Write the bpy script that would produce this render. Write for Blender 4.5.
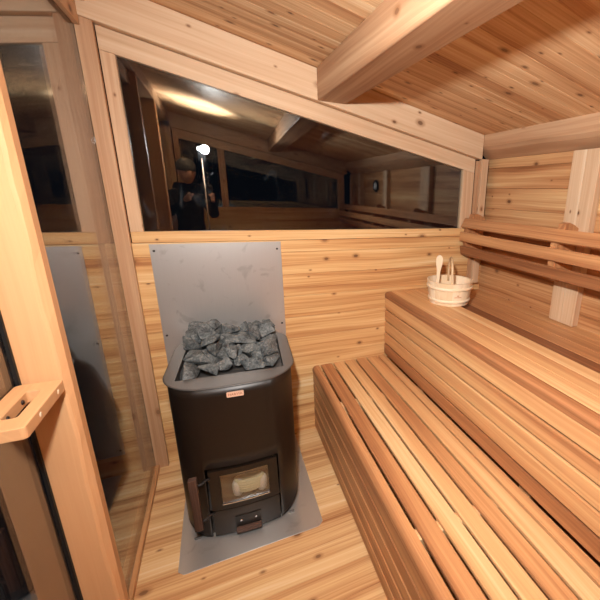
import bpy, bmesh, math, random
from mathutils import Vector, Matrix

for o in list(bpy.data.objects): bpy.data.objects.remove(o)
sc = bpy.context.scene
COL = sc.collection

# ------------------------------------------------------------------ camera, world, lights, exposure
def R3(yaw, pitch, roll):
    cy, sy = math.cos(yaw), math.sin(yaw)
    fw = Vector((sy*math.cos(pitch), cy*math.cos(pitch), math.sin(pitch)))
    r = Vector((cy, -sy, 0)); u = r.cross(fw)
    return r*math.cos(roll)+u*math.sin(roll), -r*math.sin(roll)+u*math.cos(roll), fw
F_PX, P_X = 364.65, 404.06
cr, cu, cf = R3(.4668, -.2803, .0341)
cam_d = bpy.data.cameras.new('camera'); cam = bpy.data.objects.new('camera', cam_d); COL.objects.link(cam)
M = Matrix((cr, cu, -cf)).transposed().to_4x4(); M.translation = Vector((.4508, -2.1316, 1.5104))
cam.matrix_world = M
cam_d.sensor_width = 36; cam_d.sensor_fit = 'HORIZONTAL'; cam_d.lens = F_PX/600*36
cam_d.shift_x = -(P_X-300)/600; cam_d.shift_y = 0
cam_d.clip_start = .02
sc.camera = cam

w = bpy.data.worlds.new('night'); sc.world = w; w.use_nodes = True
w.node_tree.nodes['Background'].inputs[0].default_value = (.010, .012, .018, 1)
w.node_tree.nodes['Background'].inputs[1].default_value = .25

FLASH = Vector((.385, -1.95, 1.86))
def light(name, typ, loc, power, col=(1, 1, 1), **k):
    d = bpy.data.lights.new(name, typ); d.energy = power; d.color = col
    for a, b in k.items(): setattr(d, a, b)
    o = bpy.data.objects.new(name, d); COL.objects.link(o); o.location = loc
    return o
fl = light('flash_beam', 'SPOT', FLASH, 165, (1, .99, .975), shadow_soft_size=.035, spot_size=math.radians(150), spot_blend=1.0)
aim = Vector((1.75, -.15, .95))-FLASH
fl.rotation_euler = aim.to_track_quat('-Z', 'Y').to_euler()
light('flash_dome', 'POINT', FLASH, 13, (1, .99, .975), shadow_soft_size=.035)

up = light('flash_bounce', 'SPOT', FLASH+Vector((0, .0, .035)), 180, (1, .99, .975), shadow_soft_size=.035, spot_size=math.radians(108), spot_blend=1.0)
up.rotation_euler = (math.pi, 0, 0)
sc.view_settings.view_transform = 'Standard'
sc.view_settings.look = 'None'
sc.view_settings.exposure = 0.0
sc.view_settings.gamma = 1.0
sc.view_settings.use_curve_mapping = False
sc.cycles.max_bounces = 12
sc.cycles.diffuse_bounces = 6
sc.cycles.glossy_bounces = 6
sc.cycles.transparent_max_bounces = 16

# ------------------------------------------------------------------ materials
def newmat(name):
    m = bpy.data.materials.new(name); m.use_nodes = True
    nt = m.node_tree; nt.nodes.clear()
    out = nt.nodes.new('ShaderNodeOutputMaterial'); b = nt.nodes.new('ShaderNodeBsdfPrincipled')
    nt.links.new(b.outputs[0], out.inputs[0])
    return m, nt, b, out

def math_n(nt, op, a, b=None, c=None, clamp=False):
    n = nt.nodes.new('ShaderNodeMath'); n.operation = op; n.use_clamp = clamp
    for i, v in enumerate((a, b, c)):
        if v is None: continue
        if isinstance(v, (int, float)): n.inputs[i].default_value = v
        else: nt.links.new(v, n.inputs[i])
    return n.outputs[0]

def mixc(nt, fac, a, b, typ='MIX'):
    n = nt.nodes.new('ShaderNodeMix'); n.data_type = 'RGBA'; n.blend_type = typ
    for s, v in ((n.inputs[0], fac), (n.inputs[6], a), (n.inputs[7], b)):
        if isinstance(v, (int, float)): s.default_value = v
        elif isinstance(v, tuple): s.default_value = (*v, 1)
        else: nt.links.new(v, s)
    return n.outputs[2]

def wood(name, stops, knots=0.0, streak=.35, toneamt=.55, rough=.5, fine=.12, base=.5, vs=1.0, bump=.15):
    """stops: colours from dark heartwood to pale sapwood"""
    m, nt, b, out = newmat(name)
    uv = nt.nodes.new('ShaderNodeUVMap'); uv.uv_map = 'UVMap'
    at = nt.nodes.new('ShaderNodeAttribute'); at.attribute_name = 'tone'
    sp = nt.nodes.new('ShaderNodeSeparateColor'); nt.links.new(at.outputs['Color'], sp.inputs[0])
    tone, rnd = sp.outputs[0], sp.outputs[1]
    sx = nt.nodes.new('ShaderNodeSeparateXYZ'); nt.links.new(uv.outputs[0], sx.inputs[0])
    U, V = sx.outputs[0], sx.outputs[1]
    def vec(us, vs_, z=None):
        c = nt.nodes.new('ShaderNodeCombineXYZ')
        nt.links.new(math_n(nt, 'MULTIPLY', U, us), c.inputs[0])
        nt.links.new(math_n(nt, 'MULTIPLY', V, vs_), c.inputs[1])
        nt.links.new(math_n(nt, 'MULTIPLY', rnd, 37.0), c.inputs[2])
        return c.outputs[0]
    def noise(v, det, dist=0, ro=.5):
        n = nt.nodes.new('ShaderNodeTexNoise'); nt.links.new(v, n.inputs['Vector'])
        n.inputs['Scale'].default_value = 1; n.inputs['Detail'].default_value = det
        n.inputs['Distortion'].default_value = dist; n.inputs['Roughness'].default_value = ro
        return n.outputs['Fac']
    # knots bend the grain around them
    vo = nt.nodes.new('ShaderNodeTexVoronoi'); vo.voronoi_dimensions = '2D'
    nt.links.new(vec(5.0, 8.0), vo.inputs['Vector']); vo.inputs['Scale'].default_value = 1
    dist = vo.outputs['Distance']
    vsp = nt.nodes.new('ShaderNodeSeparateColor'); nt.links.new(vo.outputs['Color'], vsp.inputs[0])
    keep = math_n(nt, 'GREATER_THAN', vsp.outputs[0], 1-knots*.85)
    size = math_n(nt, 'MULTIPLY_ADD', math_n(nt, 'POWER', vsp.outputs[1], 2.0), .065, .026)
    wav = noise(vec(2.2, 5), 1)
    V0 = V; V = math_n(nt, 'MULTIPLY_ADD', wav, .022, V0)
    broad = noise(vec(.55, 13*vs), 2, .3)
    mid = noise(vec(.9, 55*vs), 3, .5)
    fin = noise(vec(5, 260), 2)
    grn = noise(vec(1.6, 120*vs), 2, .4)
    V = V0
    f = math_n(nt, 'MULTIPLY_ADD', math_n(nt, 'SUBTRACT', tone, .5), toneamt, base)
    f = math_n(nt, 'MULTIPLY_ADD', math_n(nt, 'SUBTRACT', broad, .5), streak*5.0, f)
    f = math_n(nt, 'MULTIPLY_ADD', math_n(nt, 'SUBTRACT', mid, .5), streak*2.6, f)
    f = math_n(nt, 'MULTIPLY_ADD', math_n(nt, 'SUBTRACT', fin, .5), fine, f)
    f = math_n(nt, 'MULTIPLY_ADD', math_n(nt, 'SUBTRACT', grn, .5), streak*2.4, f)
    ramp = nt.nodes.new('ShaderNodeValToRGB'); cr_ = ramp.color_ramp
    while len(cr_.elements) < len(stops): cr_.elements.new(.5)
    for i, c in enumerate(stops):
        cr_.elements[i].position = i/(len(stops)-1); cr_.elements[i].color = (*c, 1)
    nt.links.new(f, ramp.inputs[0])
    col = ramp.outputs[0]
    if knots > 0:
        halo = nt.nodes.new('ShaderNodeMapRange'); halo.interpolation_type = 'SMOOTHSTEP'
        nt.links.new(dist, halo.inputs[0])
        nt.links.new(size, halo.inputs[1]); nt.links.new(math_n(nt, 'MULTIPLY', size, 2.6), halo.inputs[2])
        halo.inputs[3].default_value = 1; halo.inputs[4].default_value = 0
        core = nt.nodes.new('ShaderNodeMapRange'); core.interpolation_type = 'SMOOTHSTEP'
        nt.links.new(math_n(nt, 'MULTIPLY_ADD', math_n(nt, 'SUBTRACT', fin, .5), .03, dist), core.inputs[0])
        nt.links.new(math_n(nt, 'MULTIPLY', size, .75), core.inputs[1]); nt.links.new(math_n(nt, 'MULTIPLY', size, 1.15), core.inputs[2])
        core.inputs[3].default_value = 1; core.inputs[4].default_value = 0
        hf = math_n(nt, 'MULTIPLY', math_n(nt, 'MULTIPLY', halo.outputs[0], keep), .55)
        kf = math_n(nt, 'MULTIPLY', math_n(nt, 'MULTIPLY', core.outputs[0], keep), math_n(nt, 'MULTIPLY_ADD', vsp.outputs[2], .45, .42))
        col = mixc(nt, hf, col, (.30, .12, .045))
        col = mixc(nt, kf, col, (.10, .040, .020))
    nt.links.new(col, b.inputs['Base Color'])
    b.inputs['Roughness'].default_value = rough
    b.inputs['Specular IOR Level'].default_value = .22
    bp = nt.nodes.new('ShaderNodeBump'); bp.inputs['Strength'].default_value = bump; bp.inputs['Distance'].default_value = .002
    nt.links.new(math_n(nt, 'ADD', mid, math_n(nt, 'MULTIPLY', fin, .5)), bp.inputs['Height'])
    nt.links.new(bp.outputs[0], b.inputs['Normal'])
    return m

CEDAR = [(.22, .082, .028), (.42, .175, .065), (.60, .30, .125), (.72, .42, .20), (.82, .58, .34)]
M_wall = wood('cedar_boards', [(0.311, 0.124, 0.045), (0.498, 0.24, 0.093), (0.631, 0.36, 0.15), (0.719, 0.464, 0.218), (0.802, 0.608, 0.356)], knots=.75, streak=.32, toneamt=.25, base=.50)
M_wall2 = wood('cedar_boards_rich', [(0.229, 0.087, 0.033), (0.385, 0.168, 0.067), (0.516, 0.262, 0.115), (0.613, 0.361, 0.167), (0.731, 0.519, 0.284)], knots=.5, streak=.30, toneamt=.35, base=.47)
M_ceil = wood('cedar_ceiling_boards', [(0.327, 0.142, 0.065), (0.503, 0.254, 0.118), (0.66, 0.391, 0.2), (0.775, 0.515, 0.285), (0.868, 0.65, 0.402)], knots=.85, streak=.30, toneamt=.45, base=.55)
M_floor = wood('cedar_floor_boards', [(0.326, 0.139, 0.055), (0.511, 0.263, 0.112), (0.645, 0.387, 0.18), (0.724, 0.49, 0.249), (0.797, 0.618, 0.384)], knots=.4, streak=.30, toneamt=.25, base=.50)
M_bench = wood('clear_cedar', [(0.229, 0.088, 0.038), (0.385, 0.165, 0.069), (0.554, 0.276, 0.119), (0.662, 0.381, 0.174), (0.767, 0.533, 0.284)], knots=0, streak=.17, toneamt=1.05, base=.5, fine=.08, rough=.42)
M_frame = wood('cedar_framing', [(0.317, 0.15, 0.074), (0.444, 0.247, 0.133), (0.564, 0.355, 0.209), (0.656, 0.461, 0.293), (0.724, 0.559, 0.383)], knots=.42, streak=.17, toneamt=.80, base=.5, vs=.8)
M_post = wood('orange_cedar_post', [(0.388, 0.173, 0.071), (0.507, 0.254, 0.114), (0.592, 0.327, 0.159), (0.661, 0.392, 0.203), (0.698, 0.455, 0.259)], knots=0, streak=.07, toneamt=.4, base=.5)
M_birch = wood('pale_birch', [(.52, .34, .18), (.66, .47, .28), (.77, .59, .38), (.84, .68, .48), (.88, .75, .57)], knots=0, streak=.16, toneamt=.8, base=.55, rough=.4)
M_dwood = wood('dark_walnut', [(0.017, 0.007, 0.005), (0.033, 0.016, 0.011), (0.055, 0.027, 0.019), (0.083, 0.045, 0.033), (0.11, 0.066, 0.051)], knots=0, streak=.4, toneamt=.5, base=.5)

def simple(name, col, rough=.5, metal=0, spec=.5, bump=0, bscale=60, var=0):
    m, nt, b, out = newmat(name)
    b.inputs['Roughness'].default_value = rough; b.inputs['Metallic'].default_value = metal
    b.inputs['Specular IOR Level'].default_value = spec
    tc = nt.nodes.new('ShaderNodeTexCoord')
    n = nt.nodes.new('ShaderNodeTexNoise'); nt.links.new(tc.outputs['Object'], n.inputs['Vector'])
    n.inputs['Scale'].default_value = bscale; n.inputs['Detail'].default_value = 4
    lo = tuple(c*(1-var) for c in col); hi = tuple(min(1, c*(1+var)) for c in col)
    nt.links.new(mixc(nt, n.outputs['Fac'], lo, hi), b.inputs['Base Color'])
    if bump:
        bp = nt.nodes.new('ShaderNodeBump'); bp.inputs['Strength'].default_value = bump; bp.inputs['Distance'].default_value = .002
        nt.links.new(n.outputs['Fac'], bp.inputs['Height']); nt.links.new(bp.outputs[0], b.inputs['Normal'])
    return m

M_paint = simple('black_brown_enamel', (.012, .007, .0045), .40, 0, .4, .05, 300, .1)
M_rim = simple('sheen_grey_metal', (.115, .105, .098), .42, .5, .5, .03, 200, .1)  # grey paints the ceiling's sheen into the black top flange; base brackets share it
M_black = simple('black_rubber', (.008, .008, .008), .6, 0, .3)
M_iron = simple('black_iron', (.03, .026, .024), .5, .6, .5, .1, 80, .2)
M_fire = simple('sooty_firebox', (.05, .04, .034), .8, 0, .2, .3, 40, .3)
M_copper = simple('copper_badge', (.84, .55, .40), .38, .35, .5)
M_copper2 = simple('dark_copper_lettering', (.42, .15, .07), .5, .3)
M_rope = simple('cream_fibre_rope', (.74, .72, .52), .9, 0, .2, .6, 500, .2)
M_white = simple('white_band', (.85, .83, .82), .5)
M_screw = simple('screw_steel', (.05, .045, .045), .35, .8)
M_alu = simple('brushed_aluminium', (.75, .76, .78), .25, 1)
M_cloth = simple('dark_jacket_cloth', (.022, .022, .024), .85, 0, .2, .4, 90, .5)
M_trs = simple('dark_trousers_cloth', (.016, .018, .026), .9, 0, .2)
M_skin = simple('skin', (.52, .30, .21), .5, 0, .4)
M_cap = simple('grey_knit_cap', (.10, .10, .10), .9, 0, .2, .6, 200, .3)
M_cam = simple('camera_black', (.012, .012, .013), .45)
M_dial = simple('dial_white', (.8, .8, .78), .4)

def glass_mat(name, ior=1.5, tint=(.93, .95, .95), rough=0.0, smear=False, boost=1.0):
    m, nt, b, out = newmat(name); nt.nodes.remove(b)
    tr = nt.nodes.new('ShaderNodeBsdfTransparent'); tr.inputs[0].default_value = (*tint, 1)
    gl = nt.nodes.new('ShaderNodeBsdfAnisotropic') if 'ShaderNodeBsdfAnisotropic' in dir(bpy.types) else nt.nodes.new('ShaderNodeBsdfGlossy')
    gl.inputs['Roughness'].default_value = rough; gl.inputs[0].default_value = (1, 1, 1, 1)
    ge = nt.nodes.new('ShaderNodeNewGeometry'); dt = nt.nodes.new('ShaderNodeVectorMath'); dt.operation = 'DOT_PRODUCT'
    nt.links.new(ge.outputs['Incoming'], dt.inputs[0]); nt.links.new(ge.outputs['Normal'], dt.inputs[1])
    c1 = math_n(nt, 'SUBTRACT', 1.0, math_n(nt, 'ABSOLUTE', dt.outputs['Value']), clamp=True)
    f0 = ((ior-1)/(ior+1))**2
    sch = math_n(nt, 'MULTIPLY_ADD', math_n(nt, 'POWER', c1, 5.0), 1-f0, f0)
    mx = nt.nodes.new('ShaderNodeMixShader')
    nt.links.new(math_n(nt, 'MULTIPLY', sch, boost, clamp=True), mx.inputs[0])
    nt.links.new(tr.outputs[0], mx.inputs[1]); nt.links.new(gl.outputs[0], mx.inputs[2])
    last = mx.outputs[0]
    if smear:   # faint hand smears and dried drops on the pane
        tc = nt.nodes.new('ShaderNodeTexCoord')
        mp = nt.nodes.new('ShaderNodeMapping'); mp.inputs['Scale'].default_value = (9, 9, 5)
        nt.links.new(tc.outputs['Object'], mp.inputs[0])
        n = nt.nodes.new('ShaderNodeTexNoise'); nt.links.new(mp.outputs[0], n.inputs['Vector'])
        n.inputs['Scale'].default_value = 1.3; n.inputs['Detail'].default_value = 5; n.inputs['Distortion'].default_value = 1.2
        r = nt.nodes.new('ShaderNodeMapRange'); nt.links.new(n.outputs['Fac'], r.inputs[0])
        r.inputs[1].default_value = .64; r.inputs[2].default_value = .80; r.inputs[3].default_value = 0; r.inputs[4].default_value = .02
        df = nt.nodes.new('ShaderNodeBsdfDiffuse'); df.inputs[0].default_value = (.6, .68, .75, 1)
        m2 = nt.nodes.new('ShaderNodeMixShader'); nt.links.new(r.outputs[0], m2.inputs[0])
        nt.links.new(last, m2.inputs[1]); nt.links.new(df.outputs[0], m2.inputs[2]); last = m2.outputs[0]
    nt.links.new(last, out.inputs[0])
    return m
M_glass = glass_mat('window_glass', 1.62, smear=True)
M_dglass = glass_mat('door_glass', 2.3, (.95, .96, .96))
M_sglass = glass_mat('stove_glass', 2.0, (.86, .84, .80))

def steel_mat():
    m, nt, b, out = newmat('smudged_stainless_steel')
    tc = nt.nodes.new('ShaderNodeTexCoord')
    n = nt.nodes.new('ShaderNodeTexNoise'); nt.links.new(tc.outputs['Object'], n.inputs['Vector'])
    n.inputs['Scale'].default_value = 13; n.inputs['Detail'].default_value = 3; n.inputs['Distortion'].default_value = .7
    r = nt.nodes.new('ShaderNodeMapRange'); nt.links.new(n.outputs['Fac'], r.inputs[0])
    r.inputs[1].default_value = .60; r.inputs[2].default_value = .70; r.inputs[3].default_value = 0; r.inputs[4].default_value = .35
    n2 = nt.nodes.new('ShaderNodeTexNoise'); mp = nt.nodes.new('ShaderNodeMapping'); mp.inputs['Scale'].default_value = (900, 900, 3)
    nt.links.new(tc.outputs['Object'], mp.inputs[0]); nt.links.new(mp.outputs[0], n2.inputs['Vector']); n2.inputs['Scale'].default_value = 1
    c = mixc(nt, n2.outputs['Fac'], (.47, .455, .435), (.54, .525, .505))
    nt.links.new(mixc(nt, r.outputs[0], c, (.27, .25, .235)), b.inputs['Base Color'])
    b.inputs['Metallic'].default_value = .65; b.inputs['Roughness'].default_value = .36
    return m
M_steel = steel_mat()

def stone_mat():
    m, nt, b, out = newmat('olivine_diabase_stone')
    tc = nt.nodes.new('ShaderNodeTexCoord'); oi = nt.nodes.new('ShaderNodeObjectInfo')
    ad = nt.nodes.new('ShaderNodeVectorMath'); ad.operation = 'ADD'
    nt.links.new(tc.outputs['Object'], ad.inputs[0]); nt.links.new(oi.outputs['Location'], ad.inputs[1])
    def nz(s, d, w_=0):
        n = nt.nodes.new('ShaderNodeTexNoise'); nt.links.new(ad.outputs[0], n.inputs['Vector'])
        n.inputs['Scale'].default_value = s; n.inputs['Detail'].default_value = d; n.inputs['Distortion'].default_value = w_
        return n.outputs['Fac']
    a, bb, v = nz(22, 5), nz(110, 4), nz(30, 4, 2.0)
    rr = nt.nodes.new('ShaderNodeValToRGB'); e = rr.color_ramp.elements
    e[0].position = .36; e[0].color = (.020, .025, .028, 1); e[1].position = .66; e[1].color = (.19, .20, .195, 1)
    nt.links.new(math_n(nt, 'MULTIPLY_ADD', bb, .5, math_n(nt, 'MULTIPLY', a, .5)), rr.inputs[0])
    vr = nt.nodes.new('ShaderNodeMapRange'); nt.links.new(v, vr.inputs[0])
    vr.inputs[1].default_value = .57; vr.inputs[2].default_value = .68; vr.inputs[3].default_value = 0; vr.inputs[4].default_value = .5
    nt.links.new(mixc(nt, vr.outputs[0], rr.outputs[0], (.36, .355, .34)), b.inputs['Base Color'])
    b.inputs['Roughness'].default_value = .75
    bp = nt.nodes.new('ShaderNodeBump'); bp.inputs['Strength'].default_value = .7; bp.inputs['Distance'].default_value = .004
    nt.links.new(math_n(nt, 'ADD', a, bb), bp.inputs['Height']); nt.links.new(bp.outputs[0], b.inputs['Normal'])
    return m
M_stone = stone_mat()

# ------------------------------------------------------------------ mesh helpers
rng = random.Random(7)
AX = {'x': 0, 'y': 1, 'z': 2}
class MB:
    """collects convex pieces; every piece carries its own grain direction, tone and random offset"""
    def __init__(s): s.v = []; s.f = []; s.uv = []; s.t = []; s.sm = []
    def piece(s, verts, faces, grain='x', tone=None, smooth=False):
        g = Vector((1, 0, 0)) if grain == 'x' else Vector((0, 1, 0)) if grain == 'y' else Vector((0, 0, 1)) if grain == 'z' else Vector(grain).normalized()
        a = Vector((0, 0, 1)) if abs(g.z) < .7 else Vector((1, 0, 0))
        a = (a-g*a.dot(g)).normalized(); c = g.cross(a)
        ou, ov = rng.uniform(0, 40), rng.uniform(0, 40)
        t = rng.random() if tone is None else tone; r = rng.random()
        n = len(s.v); s.v += [tuple(p) for p in verts]
        for f in faces:
            s.f.append([i+n for i in f]); s.sm.append(smooth)
            s.uv.append([(Vector(verts[i]).dot(g)+ou, Vector(verts[i]).dot(a)+Vector(verts[i]).dot(c)+ov) for i in f])
            s.t.append((t, r, 0, 1))
        return s
    def box(s, x0, x1, y0, y1, z0, z1, grain='x', tone=None):
        v = [(x0, y0, z0), (x1, y0, z0), (x1, y1, z0), (x0, y1, z0), (x0, y0, z1), (x1, y0, z1), (x1, y1, z1), (x0, y1, z1)]
        return s.piece(v, [(3, 2, 1, 0), (4, 5, 6, 7), (0, 1, 5, 4), (1, 2, 6, 5), (2, 3, 7, 6), (3, 0, 4, 7)], grain, tone)
    def hexa(s, bot, top, grain='x', tone=None):
        v = list(bot)+list(top)
        return s.piece(v, [(3, 2, 1, 0), (4, 5, 6, 7), (0, 1, 5, 4), (1, 2, 6, 5), (2, 3, 7, 6), (3, 0, 4, 7)], grain, tone)
    def extr(s, prof, axis, a0, a1, grain=None, tone=None, smooth=False):
        """prof: list of 2D points (ccw); axis 'y': (x,z), axis 'x': (y,z), axis 'z': (x,y)"""
        def P(p, a): return (p[0], a, p[1]) if axis == 'y' else (a, p[0], p[1]) if axis == 'x' else (p[0], p[1], a)
        n = len(prof); v = [P(p, a0) for p in prof]+[P(p, a1) for p in prof]
        f = [tuple(range(n)), tuple(range(2*n-1, n-1, -1))]+[(i, n+i, n+(i+1) % n, (i+1) % n) for i in range(n)]
        return s.piece(v, f, grain or axis, tone, smooth)
    def tube(s, pts, r, n=10, grain='z', tone=.5, closed=False, rs=None):
        pts = [Vector(p) for p in pts]; m = len(pts); V = []; Fs = []
        up = Vector((0, 0, 1)); prev = None
        for i, p in enumerate(pts):
            d = ((pts[(i+1) % m]-pts[i-1]) if closed else (pts[min(i+1, m-1)]-pts[max(i-1, 0)])).normalized()
            if prev is None:
                a = d.cross(up if abs(d.z) < .9 else Vector((1, 0, 0))).normalized()
            else: a = (prev-d*prev.dot(d)).normalized()
            prev = a; b = d.cross(a); rr = rs[i] if rs else r
            for k in range(n):
                th = 2*math.pi*k/n; V.append(p+a*rr*math.cos(th)+b*rr*math.sin(th))
        for i in range(m if closed else m-1):
            for k in range(n):
                Fs.append((i*n+k, i*n+(k+1) % n, ((i+1) % m)*n+(k+1) % n, ((i+1) % m)*n+k))
        if not closed: Fs += [tuple(range(n-1, -1, -1)), tuple((m-1)*n+k for k in range(n))]
        return s.piece(V, Fs, grain, tone, True)
    def lathe(s, prof, c, n=40, grain='z', tone=.5, sx=1, sy=1, axis='z'):
        """prof: (r,z) list, closed loop if first and last radius > 0"""
        V = []; Fs = []; m = len(prof)
        for r, z in prof:
            for k in range(n):
                th = 2*math.pi*k/n
                q = (r*math.cos(th)*sx, r*math.sin(th)*sy, z)
                if axis == 'y': q = (q[0], q[2], q[1])
                if axis == 'x': q = (q[2], q[0], q[1])
                V.append((c[0]+q[0], c[1]+q[1], c[2]+q[2]))
        for i in range(m-1):
            for k in range(n):
                Fs.append((i*n+k, i*n+(k+1) % n, (i+1)*n+(k+1) % n, (i+1)*n+k))
        Fs += [tuple(range(n-1, -1, -1)), tuple((m-1)*n+k for k in range(n))]
        return s.piece(V, Fs, grain, tone, True)
    def build(s, name, mat, parent=None, bev=0.0, seg=2, smooth_angle=None, extra=None):
        me = bpy.data.meshes.new(name); me.from_pydata(s.v, [], s.f)
        me.uv_layers.new(name='UVMap'); me.color_attributes.new('tone', 'FLOAT_COLOR', 'CORNER')
        uvl = me.uv_layers['UVMap']; ca = me.color_attributes['tone']; k = 0
        for pi, poly in enumerate(me.polygons):
            poly.use_smooth = s.sm[pi]
            for j in range(poly.loop_total):
                uvl.data[k].uv = s.uv[pi][j]; ca.data[k].color = s.t[pi]; k += 1
        bm = bmesh.new(); bm.from_mesh(me); bmesh.ops.recalc_face_normals(bm, faces=bm.faces); bm.to_mesh(me); bm.free()
        me.materials.append(mat)
        o = bpy.data.objects.new(name, me); COL.objects.link(o)
        if parent is not None: o.parent = parent
        if bev:
            md = o.modifiers.new('Bevel', 'BEVEL'); md.width = bev; md.segments = seg; md.limit_method = 'ANGLE'; md.angle_limit = math.radians(40)
            md.harden_normals = False
        return o

def tag(o, label=None, cat=None, group=None, kind=None):
    for k, v in (('label', label), ('category', cat), ('group', group), ('kind', kind)):
        if v: o[k] = v
    return o
def empty(name, loc, rz=0, **k):
    o = bpy.data.objects.new(name, None); COL.objects.link(o); o.location = loc; o.rotation_euler = (0, 0, rz)
    o.empty_display_size = .05
    return tag(o, **k)
def struct(o, label=None): return tag(o, label=label, kind='structure')

YF = -2.90            # wall behind the camera
XW = 2.15             # right wall boards
def zc(x): return 2.306-.196*x      # ceiling underside

# ------------------------------------------------------------------ structure: floor, walls, ceiling
mb = MB(); y = .05
k = 0
tones = [.55, .7, .35, .8, .5, .62, .3, .75, .45]
while y > YF-.06:
    mb.box(-.04, XW+.03, y-.1295, y, -.03, 0, 'x', tones[k % 9]+rng.uniform(-.1, .1)); y -= .130; k += 1
struct(mb.build('floor', M_floor, bev=.0012), 'light cedar plank floor running across the sauna')

def wall_low(name, yin, yout):
    mb = MB(); z = 0; k = 0
    tt = [.6, .45, .7, .55, .38, .66, .5, .72, .58, .62]
    while z < 1.24:
        z1 = min(z+.131, 1.246); mb.box(-.04, XW, min(yin, yout), max(yin, yout), z, z1-.0008, 'x', tt[k % 10]); z += .131; k += 1
    mb.box(.0665, 2.03, min(yin, yout), max(yin, yout), 1.247, 1.300, 'x', .72)
    return mb.build(name, M_wall, bev=.002)
struct(wall_low('wall_back', 0, .03), 'horizontal cedar board wall under the wide window')
struct(wall_low('wall_front', YF, YF-.03))

def window(name, y0, y1, gy, label, mull=False):
    """slant-topped frame in the plane y0 (room side) .. y1, glass at gy"""
    zt = lambda x: 2.064-.196*x
    zo = lambda x: 2.153-.196*x
    a, b_ = min(y0, y1), max(y0, y1)
    root = empty(name, (0, y0, 1.30)); root['kind'] = 'structure'; root['label'] = label
    off = Vector((0, -y0, -1.30))
    def mv(m):
        m.v = [tuple(Vector(p)+off) for p in m.v]; return m
    def quad(xa, xb, za0, zb0, za1, zb1, grain, tone):
        m = MB(); m.hexa([(xa, a, za0), (xb, a, zb0), (xb, b_, zb0), (xa, b_, za0)], [(xa, a, za1), (xb, a, zb1), (xb, b_, zb1), (xa, b_, za1)], grain, tone); return m
    g = (1, 0, -.196)
    mv(quad(.0665, .119, 1.3005, 1.3005, zt(.0665), zt(.119), 'z', .62)).build('window_stile', M_frame, root, bev=.002)
    mv(quad(1.937, 2.025, 1.3005, 1.3005, zt(1.937), zt(2.025), 'z', .60)).build('window_stile', M_frame, root, bev=.002)
    mv(quad(.0665, 2.025, zt(.0665)+.0006, zt(2.025)+.0006, zo(.0665), zo(2.025), g, .74)).build('window_header', M_frame, root, bev=.002)
    if mull:
        mv(quad(.50, .57, 1.3005, 1.3005, zt(.50), zt(.57), 'z', .2)).build('window_mullion', M_frame, root, bev=.002)
    for gyy in (gy, gy+(.014 if gy > y0 else -.014)):
        p = MB(); p.hexa([(.112, gyy-.002, 1.29), (1.945, gyy-.002, 1.29), (1.945, gyy+.002, 1.29), (.112, gyy+.002, 1.29)],
                         [(.112, gyy-.002, zt(.112)+.007), (1.945, gyy-.002, zt(1.945)+.007), (1.945, gyy+.002, zt(1.945)+.007), (.112, gyy+.002, zt(.112)+.007)])
        mv(p).build('window_pane', M_glass, root)
    return root
window('window_1', 0, .034, .012, 'wide dark window with a slanted top above the stove wall')
window('window_2', YF, YF-.034, YF-.012, 'slanted window in the wall behind the photographer', mull=True)

def sloped(name, y0, y1, x0, x1, zl, zh, tone, label=None, mat=M_frame, bev=.004):
    m = MB(); a, b_ = min(y0, y1), max(y0, y1)
    m.hexa([(x0, a, zl-.196*x0), (x1, a, zl-.196*x1), (x1, b_, zl-.196*x1), (x0, b_, zl-.196*x0)],
           [(x0, a, zh-.196*x0), (x1, a, zh-.196*x1), (x1, b_, zh-.196*x1), (x0, b_, zh-.196*x0)], (1, 0, -.196), tone)
    return struct(m.build(name, mat, bev=bev), label)
sloped('trim_1', 0.034, -.040, -.04, 2.052, 2.155, 2.3055, .78, 'thick pale rafter board sloping along the ceiling above the wide window')
sloped('trim_2', YF-.034, YF+.040, -.04, 2.052, 2.155, 2.3055, .6)

# ceiling boards run along the slope
mb = MB(); y = .04; k = 0
ct = [.5, .62, .3, .75, .55, .4, .68, .25, .6, .8, .45, .35]
def cb(x0, x1, ya, yb, tone):
    mb.hexa([(x0, ya, zc(x0)), (x1, ya, zc(x1)), (x1, yb, zc(x1)), (x0, yb, zc(x0))],
            [(x0, ya, zc(x0)+.02), (x1, ya, zc(x1)+.02), (x1, yb, zc(x1)+.02), (x0, yb, zc(x0)+.02)], (1, 0, -.196), tone)
while y > YF-.05:
    cb(-.06, XW+.02, y-.0905, y, ct[k % 12]+rng.uniform(-.08, .08)); y -= .091; k += 1
struct(mb.build('ceiling', M_ceil, bev=.0016), 'knotty cedar board ceiling sloping down to the right')

# right wall
mb = MB(); z = 0; k = 0
while z < 1.85:
    mb.box(XW, XW+.03, YF-.03, .03, z, z+.1302, 'y', [.55, .4, .7, .3, .6, .48, .66][k % 7]); z += .131; k += 1
struct(mb.build('wall_right', M_wall2, bev=.002), 'cedar boards of the right wall behind the backrest rails')
# right wall plate with a live chamfered lower edge
m = MB(); ys = [YF-.03+(.03-YF+.03)*i/40 for i in range(41)]
prof = []
V = []; Fs = []
for i, yy in enumerate(ys):
    wv = .006*math.sin(yy*4.1+1)+.004*math.sin(yy*9.3)
    for p in [(2.054, zc(2.054)), (2.054, 1.832+wv), (2.072, 1.811+wv), (2.140, 1.763), (2.150, 1.761), (2.150, zc(2.15))]: V.append((p[0], yy, p[1]))
n = 6
for i in range(40):
    for j in range(n): Fs.append((i*n+j, i*n+(j+1) % n, (i+1)*n+(j+1) % n, (i+1)*n+j))
Fs += [tuple(range(n)), tuple(40*n+j for j in range(n-1, -1, -1))]
m.piece(V, Fs, 'y', .36)
struct(m.build('trim_3', M_frame), 'heavy beam with a chamfered edge where ceiling meets right wall')

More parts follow.
